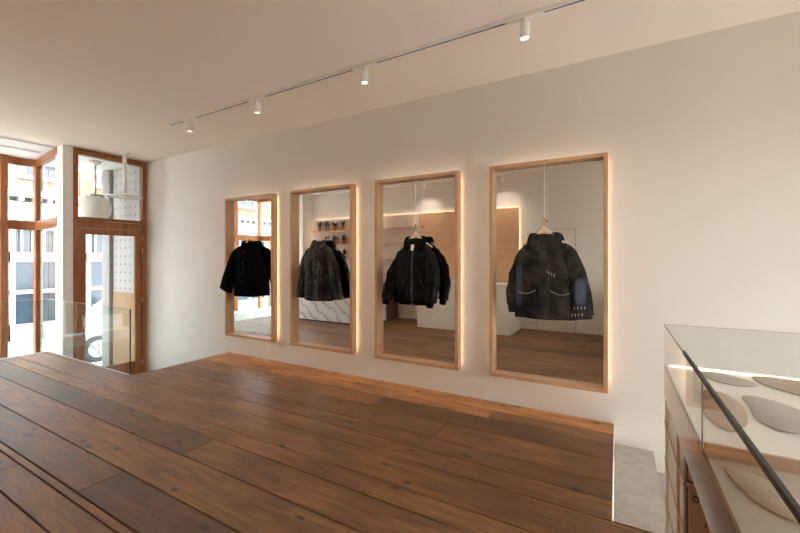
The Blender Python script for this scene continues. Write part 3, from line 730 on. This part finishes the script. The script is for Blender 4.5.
# lower shelving: far bay faces the mirrors, open nearer bay with wooden boxes
def low(n, *a, mat=M['white'], **k): return B().box(*a).build(n, mat, dc, **k)
low('front_panel', CX0 + .012, CX0 + .03, YM + .03, YE, 0, ZFB)
low('upright', CX0 + .004, CX0 + .012, YE - .07, YE, 0, ZFB)
low('upright', CX0 + .004, CX0 + .012, 1.91, 1.95, 0, ZFB, mat=M['oak'])
low('upright', CX0 + .006, CX0 + .012, YM + .03, 1.87, 0, ZFB, mat=M['deck_beige'])
low('back_panel', .62, .64, YC, YM, 0, ZFB, mat=M['dark_wood'])
low('end_panel', CX0 + .03, CX1, YE - .02, YE, 0, ZFB)
for z in (.672, .485, .30, .12):
    low('shelf_edge', CX0 + .001, CX0 + .0035, YM + .02, YE, z - .012, z, mat=M['oak_h'])
low('end_panel', CX0 + .012, .62, YM - .001, YM + .029, 0, ZFB, mat=M['dark_wood'])
# wooden boxes stacked in the open bay
bx = [(.505, .672), (.31, .485), (.125, .30)]
where = ['topmost', 'middle', 'lowest']
for (z0, z1), wn in zip(bx, where):
    d = empty('wooden_box', (.4, YM, z0), 'pinkish wooden drawer box with ring pull under the glass case, %s of three' % wn, 'drawer box', 'wooden boxes under the case')
    B().box(CX0 + .016, .60, YM - .022, YM - .004, z0, z1).build('front', M['panel_wood'], d, bevel=.002)
    B().box(CX0 + .012, .60, YM - .026, YM - .002, z1 + .002, z1 + .013).build('top_rail', M['oak_h'], d, bevel=.001)
    xr_ = CX0 + .035
    B().tube([(xr_ + .008 * math.cos(a * PI / 8), YM - .026, z1 - .03 + .011 * math.sin(a * PI / 8)) for a in range(17)], .0022, 6).build('ring_pull', M['black'], d, smooth=True)
    B().tube([(xr_ + .03 + .006 * math.sin(k * 1.3) , YM - .026, z1 - .05 - .008 * k) for k in range(10)], .0018, 6).build('chain', M['dark_wood'], d, smooth=True)
    B().lathe(xr_ + .045, YM - .03, [(.0005, z0 + .03), (.007, z0 + .037), (.005, z0 + .05), (.0005, z0 + .055)], 12).build('charm', M['steel'], d, smooth=True)
low('panel_above_boxes', CX0 + .016, .62, YM - .02, YM - .002, .70, ZFB, mat=M['panel_wood'])

# flat suede display pads in the case
def pad(pts, z, th, mat, label, grp=None):
    # closed Catmull-Rom outline
    out = []; n = len(pts)
    for i in range(n):
        p0, p1, p2, p3 = (Vector(pts[(i + k - 1) % n] + (0,)) for k in range(4))
        for k in range(6):
            f = k / 6; out.append(.5 * ((2 * p1) + (p2 - p0) * f + (2 * p0 - 5 * p1 + 4 * p2 - p3) * f * f + (3 * p1 - p0 - 3 * p2 + p3) * f ** 3))
    c = sum(out, Vector()) / len(out)
    rr = [[(c.x + (p.x - c.x) * s_, c.y + (p.y - c.y) * s_, z + th * h_) for p in out] for s_, h_ in ((.96, 0), (1, .35), (1, .65), (.95, 1))]
    o = B().rings(rr).build('display_pad', mat, smooth=True, loc=(c.x, c.y, z), label=label, category='display pad', group=grp or 'leaf shaped pads in the glass case')
    return o
pads = [
    ([(.345, 2.30), (.42, 2.33), (.50, 2.26), (.52, 2.18), (.44, 2.14), (.37, 2.19)], 'grey suede', 'grey leaf shaped suede pad at the far left corner of the glass case'),
    ([(.54, 2.34), (.66, 2.36), (.84, 2.28), (.86, 2.10), (.70, 2.07), (.56, 2.19)], 'b', 'brown leaf shaped suede pad near the far edge, right of the far left pad'),
    ([(.43, 1.99), (.50, 1.99), (.585, 1.86), (.54, 1.70), (.46, 1.64), (.41, 1.72), (.42, 1.86)], 'g', 'large grey suede pad in the middle of the glass case'),
    ([(.315, 2.0), (.375, 1.98), (.40, 1.84), (.37, 1.66), (.31, 1.56), (.265, 1.66), (.28, 1.86)], 'b', 'long beige brown suede pad along the left glass of the case'),
    ([(.62, 1.98), (.74, 1.97), (.80, 1.80), (.72, 1.66), (.63, 1.74)], 'g', 'grey suede pad at the right edge of the photo inside the case'),
]
for pts, k, lb in pads: pad(pts, ZD + .001, .007, M['suede'] if 'g' in k else M['suede_brown'], lb)
shadow_pads = [([(.245, 1.30), (.31, 1.29), (.36, 1.20), (.33, 1.11), (.27, 1.16)], 'thin beige pad on the near beige deck beside the cross rail'),
         ([(.26, 1.02), (.34, 1.0), (.37, .86), (.33, .74), (.26, .80)], 'thin beige pad on the near beige deck at the bottom edge of the photo'),
         ([(.40, 1.32), (.52, 1.30), (.52, 1.12), (.42, 1.08)], 'thin beige pad on the near beige deck behind the dark glass edge')]
M['deck_shadow'] = plain('deck_shadow_tone', (186, 172, 156), .85, var=.04, scale=20, bump=.1)  # colour of thin sheets that stand in for soft shadows on the near deck
for pts, lb in shadow_pads: pad(pts, ZD - .007, .006, M['deck_shadow'], lb, 'thin pads on the beige deck')

# stair going down to the basement, between the floor edge and the mirror wall
bs = empty('basement_staircase', (.07, 3.2, -.19), 'pale grey speckled steps going down beside the wall, left of the glass case', 'stairs')
sx_ = SX0
for k in range(11):
    z = -.18 - .17 * k; x1 = SX0 + .298 + .25 * k; x0 = SX0 + .003 if k == 0 else x1 - .25
    B().box(x0, x1, YS + .004, YW - .002, z - .16, z).build('tread', M['plinth'], bs, bevel=.004)
# ------------------------------------------------------------------ opposite side of the shop (seen in the mirrors)
cab = empty('counter_cabinet', (-2.85, -.1, 0), 'plain white counter cabinet reflected in the two right mirrors', 'cabinet')
B().box(-3.88, -1.83, -.60, .34, 0.001, .975).build('body', M['white'], cab, bevel=.003)
B().box(-3.89, -1.82, -.61, .35, .976, 1.0).build('counter_top', M['white'], cab, bevel=.003)
mc = empty('marble_counter', (-6.3, .5, 0), 'veined white marble counter reflected in the second mirror', 'counter')
B().box(-7.75, -4.83, .10, .88, 0.03, .93).build('body', M['marble'], mc, bevel=.003)
B().box(-7.78, -4.80, .08, .90, .931, .96).build('counter_top', M['marble'], mc, bevel=.003)
B().box(-7.73, -4.85, .12, .86, 0.001, .03).build('kick_plate', M['black'], mc)
B().box(-6.6, -4.90, -.58, .06, .001, .88).build('sideboard', M['dark_wood'], bevel=.004, label='dark brown wooden sideboard behind the marble counter in the third mirror', category='sideboard')
# backlit wood panel and pale shelf panel on the back wall
def backlit(name, x0, x1, z0, z1, mat, label):
    p = empty(name, ((x0 + x1) / 2, YB, z0), label, 'wall panel')
    B().box(x0, x1, YB + .04, YB + .065, z0, z1).build('board', mat, p, bevel=.002)
    s = B().box(x0 + .03, x1 - .03, YB + .022, YB + .034, z1 - .03, z1 - .015)
    s.box(x1 - .03, x1 - .015, YB + .022, YB + .034, z0 + .03, z1 - .03) if x1 > -3 else s.box(x0 + .015, x0 + .03, YB + .022, YB + .034, z0 + .03, z1 - .03)
    s.build('led_strip', M['led_soft'], p)
    B().box(x0 + .1, x1 - .1, YB + .001, YB + .039, z0 + .1, z1 - .1).build('batten', M['dark_wood'], p)
    return p
backlit('oak_wall_panel', -4.27, -1.86, 1.03, 2.63, M['panel_wood'], 'backlit pale oak wall panel reflected in the two right mirrors')
M['panel_pale'] = plain('pale_pink_beige_board', (222, 204, 188), .6, var=.02)
backlit('pale_wall_panel', -7.72, -4.28, 1.0, 2.63, M['panel_pale'], 'backlit pale beige wall panel with shelves reflected in the second mirror')
sh_l = ['top', 'middle', 'lowest']
for z, nme in zip((2.30, 1.91, 1.52), sh_l):
    B().box(-7.68, -4.30, YB + .066, YB + .26, z - .022, z).build('wall_shelf', M['panel_wood'], bevel=.002, label='thin oak wall shelf on the pale panel, %s of three' % nme, category='shelf', group='oak shelves on the pale wall panel', loc=(-6.0, YB + .1, z))
def plant(x, z, i, label):
    y = YB + .16; p = empty('potted_plant', (x, y, z), label, 'potted plant', 'small potted plants on the wall shelves')
    B().lathe(x, y, [(.044, z), (.06, z + .085), (.066, z + .085), (.066, z + .105), (.056, z + .105), (.054, z + .088)], 18).build('pot', M['terracotta'], p, smooth='auto')
    B().cyl((x, y, z + .08), (x, y, z + .092), .053, 16).build('soil', M['soil'], p)
    b = B(); rr = random.Random(i)
    for k in range(22):
        a = rr.uniform(0, 2 * PI); L = rr.uniform(.10, .19); up = rr.uniform(.5, 1.25); w = rr.uniform(.02, .036)
        ring = []
        for q in range(6):
            f = q / 5; r = L * f * (1 - .5 * up); h = .09 + L * up * (1.25 * f - .3 * f * f) + .0; ww = w * math.sin(PI * min(.97, f * .9 + .08)) + .001
            cx, cy = x + r * math.cos(a), y + r * math.sin(a) * .75; nx, ny = -math.sin(a) * ww, math.cos(a) * ww
            ring.append([(cx + nx, cy + ny, z + h), (cx, cy, z + h + .004), (cx - nx, cy - ny, z + h), (cx, cy, z + h - .002)])
        b.rings(ring)
    b.build('foliage', M['leaf'], p, smooth=True)
pp = [(-7.42, 2.30, 'leftmost on the top shelf'), (-7.15, 2.30, 'second from the left on the top shelf'), (-6.87, 2.30, 'third from the left on the top shelf'), (-6.58, 2.30, 'fourth from the left on the top shelf'),
      (-7.15, 1.91, 'leftmost on the middle shelf'), (-6.86, 1.91, 'second from the left on the middle shelf'), (-6.56, 1.91, 'rightmost on the middle shelf'), (-6.53, 1.52, 'alone on the lowest shelf')]
for i, (x, z, w) in enumerate(pp): plant(x, z, i, 'small leafy terracotta pot plant, %s' % w)
# jib door flush in the back wall
struct(B().box(-1.50, -1.494, YB, YB + .004, 0, 2.13).box(-.75, -.744, YB, YB + .004, 0, 2.13).box(-1.5, -.744, YB, YB + .004, 2.125, 2.131), 'door_2', plain('door_gap_shadow', (120, 104, 88), .8, bump=0))

# ------------------------------------------------------------------ outside: porch, street, facades, parked car
struct(B().box(-60, -8.1, -45, 50, ZS - .2, ZS), 'ground_street', M['asphalt'])
struct(B().box(XR + .2, 40, -30, 30, -.3, -.1), 'ground_bounce', M['asphalt'])  # ground outside the added window, put in to bounce daylight upward
struct(B().box(-10.1, -8.12, 3.0, 4.25, ZS, ZE), 'floor_porch', M['stone'])
struct(B().box(-9.96, -8.11, 3.04, 4.25, ZC - .005, ZC + .14), 'ceiling_porch', M['white'])
struct(B().box(-9.2, -8.11, 4.02, 4.3, ZE, ZC - .01), 'wall_porch', M['white'])
pn = empty('dotted_panel', (-8.6, 4.0, .82), 'white panel with rows of small orange dots on the porch wall outside the door', 'wall panel')
B().box(-9.18, -8.14, 3.985, 4.015, .83, 3.36).build('board', M['dots'], pn, loc=None)
bp = B().box(-9.18, -8.14, 3.975, 4.015, ZE + .005, .825).build('timber_panel', M['wood_board'], label='pale timber cladding below the dotted panel outside the door', category='wall cladding')
B().box(-9.52, -9.2, 3.92, 4.3, ZE, ZC - .01).build('stone_pillar', M['stone'], bevel=.01, label='grey stone pillar at the end of the porch wall outside', category='pillar')

def building(y0, y1, x, wallmat, label, bays, peach=False):
    b = empty('building', (x - 2, (y0 + y1) / 2, ZS), label, 'building')
    B().box(x - 4, x, y0, y1, ZS, 5.75).build('wall', wallmat, b)
    B().box(x, x + .22, y0, y1, 2.7, 3.28).build('shop_fascia', M['trim_out'], b, bevel=.02)
    B().box(x, x + .38, y0, y1, 3.42, 3.62).build('cornice', M['trim_out'], b, bevel=.03)
    d = B(); yy = y0 + .15
    while yy < y1 - .2: d.box(x, x + .3, yy, yy + .12, 3.30, 3.42); yy += .34
    d.build('dentils', M['trim_out'], b)
    B().box(x - 4, x + .14, y0, y1, 5.75, 5.9).build('string_course', M['trim_out'], b)
    n = bays; wd = (y1 - y0) / n
    for k in range(n):
        c = y0 + wd * (k + .5)
        for z0, z1 in ((4.15, 5.35),):
            f = B()
            f.box(x - .02, x + .09, c - .55, c + .55, z1, z1 + .12).box(x - .02, x + .14, c - .62, c + .62, z0 - .12, z0)
            f.box(x - .02, x + .06, c - .5, c - .42, z0, z1).box(x - .02, x + .06, c + .42, c + .5, z0, z1).box(x - .02, x + .05, c - .42, c + .42, (z0 + z1) / 2 - .035, (z0 + z1) / 2 + .035).box(x - .02, x + .04, c - .02, c + .02, z0, z1)
            w = f.build('window', M['trim_out'], b)
            B().box(x - .01, x + .015, c - .43, c + .43, z0, z1).build('pane', M['fac_window'], w)
        # shopfront: stall riser, large blue grey glass, transom lights
        f = B(); hw = wd * .43
        f.box(x - .02, x + .16, c - hw, c - hw + .12, ZS, 2.6).box(x - .02, x + .16, c + hw - .12, c + hw, ZS, 2.6).box(x - .02, x + .18, c - hw, c + hw, ZS, ZS + .5)
        f.box(x - .02, x + .2, c - hw, c + hw, 1.42, 1.72).box(x - .02, x + .16, c - hw, c + hw, 2.42, 2.6).box(x - .02, x + .14, c - .22, c - .08, ZS + .5, 1.45)
        f.box(x - .02, x + .12, c - hw, c + hw, .42, .54)
        for q in range(1, 6): yq = c - hw + 2 * hw * q / 6; f.box(x - .02, x + .1, yq - .03, yq + .03, 1.7, 2.45)
        w = f.build('shopfront', M['trim_out'], b)
        B().box(x - .01, x + .02, c - hw + .1, c + hw - .1, ZS + .5, 1.42).build('pane', M['shop_glass'], w)
        B().box(x - .01, x + .02, c - hw + .1, c + hw - .1, 1.72, 2.42).build('pane', M['fac_window'], w)
    return b
building(2.2, 6.0, -16.2, M['brick_cream'], 'cream brick building with blue grey shopfront across the street, seen through the bay window', 2)
building(6.02, 16, -16.2, M['brick_peach'], 'pale orange brick building across the street, seen through the door glass', 5)
building(-12, 2.18, -16.2, M['brick_peach'], 'pale orange building with white windows across the street, seen in the leftmost mirror', 5)

car = empty('car', (-12.0, 5.8, ZS), 'white car parked in the street beyond the entrance door', 'car')
prof = [(1.15, -.80), (1.08, -.55), (1.15, -.28), (1.55, -.18), (2.15, -.10), (2.75, .36), (3.1, .44), (4.3, .42), (4.85, .02), (5.25, -.06), (5.38, -.30), (5.40, -.72), (5.2, -.82)]
b = B(); rr = []
for xx, inset in ((-11.17, .05), (-11.12, 0), (-11.16, 0)): pass
def cs(x, k):
    out = []
    for (y, z) in prof:
        zz = z; out.append((x, 5.8 + (y + 2.55 - 5.8) * k, -.4 + (zz + .4) * (k if zz > -.1 else 1)))
    return out
b.rings([cs(-12.9, .95), cs(-12.85, 1), cs(-11.2, 1), cs(-11.15, .95)])
body = b.build('car_body', M['car_white'], car, bevel=.02)
b = B().prism([(4.85, -.06), (5.39, .30), (6.0, .34), (6.0, -.02)], 'X', -11.16, -11.13).prism([(6.07, -.02), (6.07, .34), (6.75, .33), (7.17, .02)], 'X', -11.16, -11.13)
b.build('side_window', M['car_glass'], car)
for y in (4.5, 7.07):
    w = B().cyl((-11.32, y, ZS + .32), (-11.11, y, ZS + .32), .32, 32).build('wheel', M['tyre'], car, bevel=.02)
    rim = B().cyl((-11.12, y, ZS + .32), (-11.10, y, ZS + .32), .21, 24)
    for q in range(5):
        a = 2 * PI * q / 5; rim.cyl((-11.098, y, ZS + .32), (-11.098, y + .2 * math.cos(a), ZS + .32 + .2 * math.sin(a)), .022, 8)
    rim.build('rim', M['stone'], w)
    B().cyl((-12.9, y, ZS + .32), (-12.7, y, ZS + .32), .32, 32).build('wheel', M['tyre'], car)
B().box(-11.16, -11.10, 4.95, 6.6, -.66, -.62).build('side_moulding', M['steel'], car)

# ------------------------------------------------------------------ light, world, camera
w = bpy.data.worlds.new('overcast_sky'); sc.world = w; w.use_nodes = True
nt = w.node_tree; bg = nt.nodes['Background']
tc = nt.nodes.new('ShaderNodeTexCoord'); sp = nt.nodes.new('ShaderNodeSeparateXYZ'); nt.links.new(tc.outputs['Generated'], sp.inputs[0])
rp = nt.nodes.new('ShaderNodeValToRGB'); nt.links.new(sp.outputs[2], rp.inputs[0])
rp.color_ramp.elements[0].position = 0; rp.color_ramp.elements[0].color = (.93, .96, 1, 1); rp.color_ramp.elements[1].position = .8; rp.color_ramp.elements[1].color = (.85, .92, 1, 1)
nt.links.new(rp.outputs[0], bg.inputs[0]); bg.inputs[1].default_value = 7.4
for gx, gy, lb in ((1.9, .9, 'lit opal globe pendant over the display case, added as unseen fill light'), (2.9, 1.9, 'lit opal globe pendant near the added right window, unseen fill light')):  # unseen globe lamps added to brighten ceiling and walls
    g_ = empty('globe_pendant_lamp', (gx, gy, ZC), lb, 'pendant lamp', 'added globe pendants brightening the shop from out of view')
    B().lathe(gx, gy, [(.02, 3.34), (.07, 3.36), (.075, ZC)], 20).build('canopy', M['white_metal'], g_, smooth=True)
    B().cyl((gx, gy, 2.7), (gx, gy, 3.35), .012, 10).build('rod', M['steel'], g_, smooth=True)
    B().lathe(gx, gy, [(.0005, 2.2)] + [(.25 * math.sin(PI * k / 16), 2.45 - .25 * math.cos(PI * k / 16)) for k in range(1, 16)] + [(.0005, 2.7)], 32).build('globe_shade', GLOBE_FILL, g_, smooth=True)

cam = bpy.data.cameras.new('camera'); co = bpy.data.objects.new('camera', cam); col.objects.link(co); sc.camera = co
co.location = (0, 0, 1.5); co.rotation_euler = (PI / 2, 0, math.radians(29.673))
cam.sensor_width = 36; cam.sensor_fit = 'HORIZONTAL'; cam.lens = 36 * 382.385 / 800; cam.shift_y = -(266.5 - 259.288) / 800; cam.clip_start = .02; cam.clip_end = 200
vs = sc.view_settings; vs.view_transform = 'Standard'; vs.look = 'None'; vs.gamma = 1; vs.exposure = 0.98; vs.use_curve_mapping = False
sc.cycles.max_bounces = 14; sc.cycles.diffuse_bounces = 6; sc.cycles.glossy_bounces = 8; sc.cycles.transparent_max_bounces = 24
sc.cycles.use_denoising = True; sc.cycles.caustics_reflective = True; sc.cycles.sample_clamp_indirect = 6
for o in bpy.data.objects:
    if '_w' in o: del o['_w']
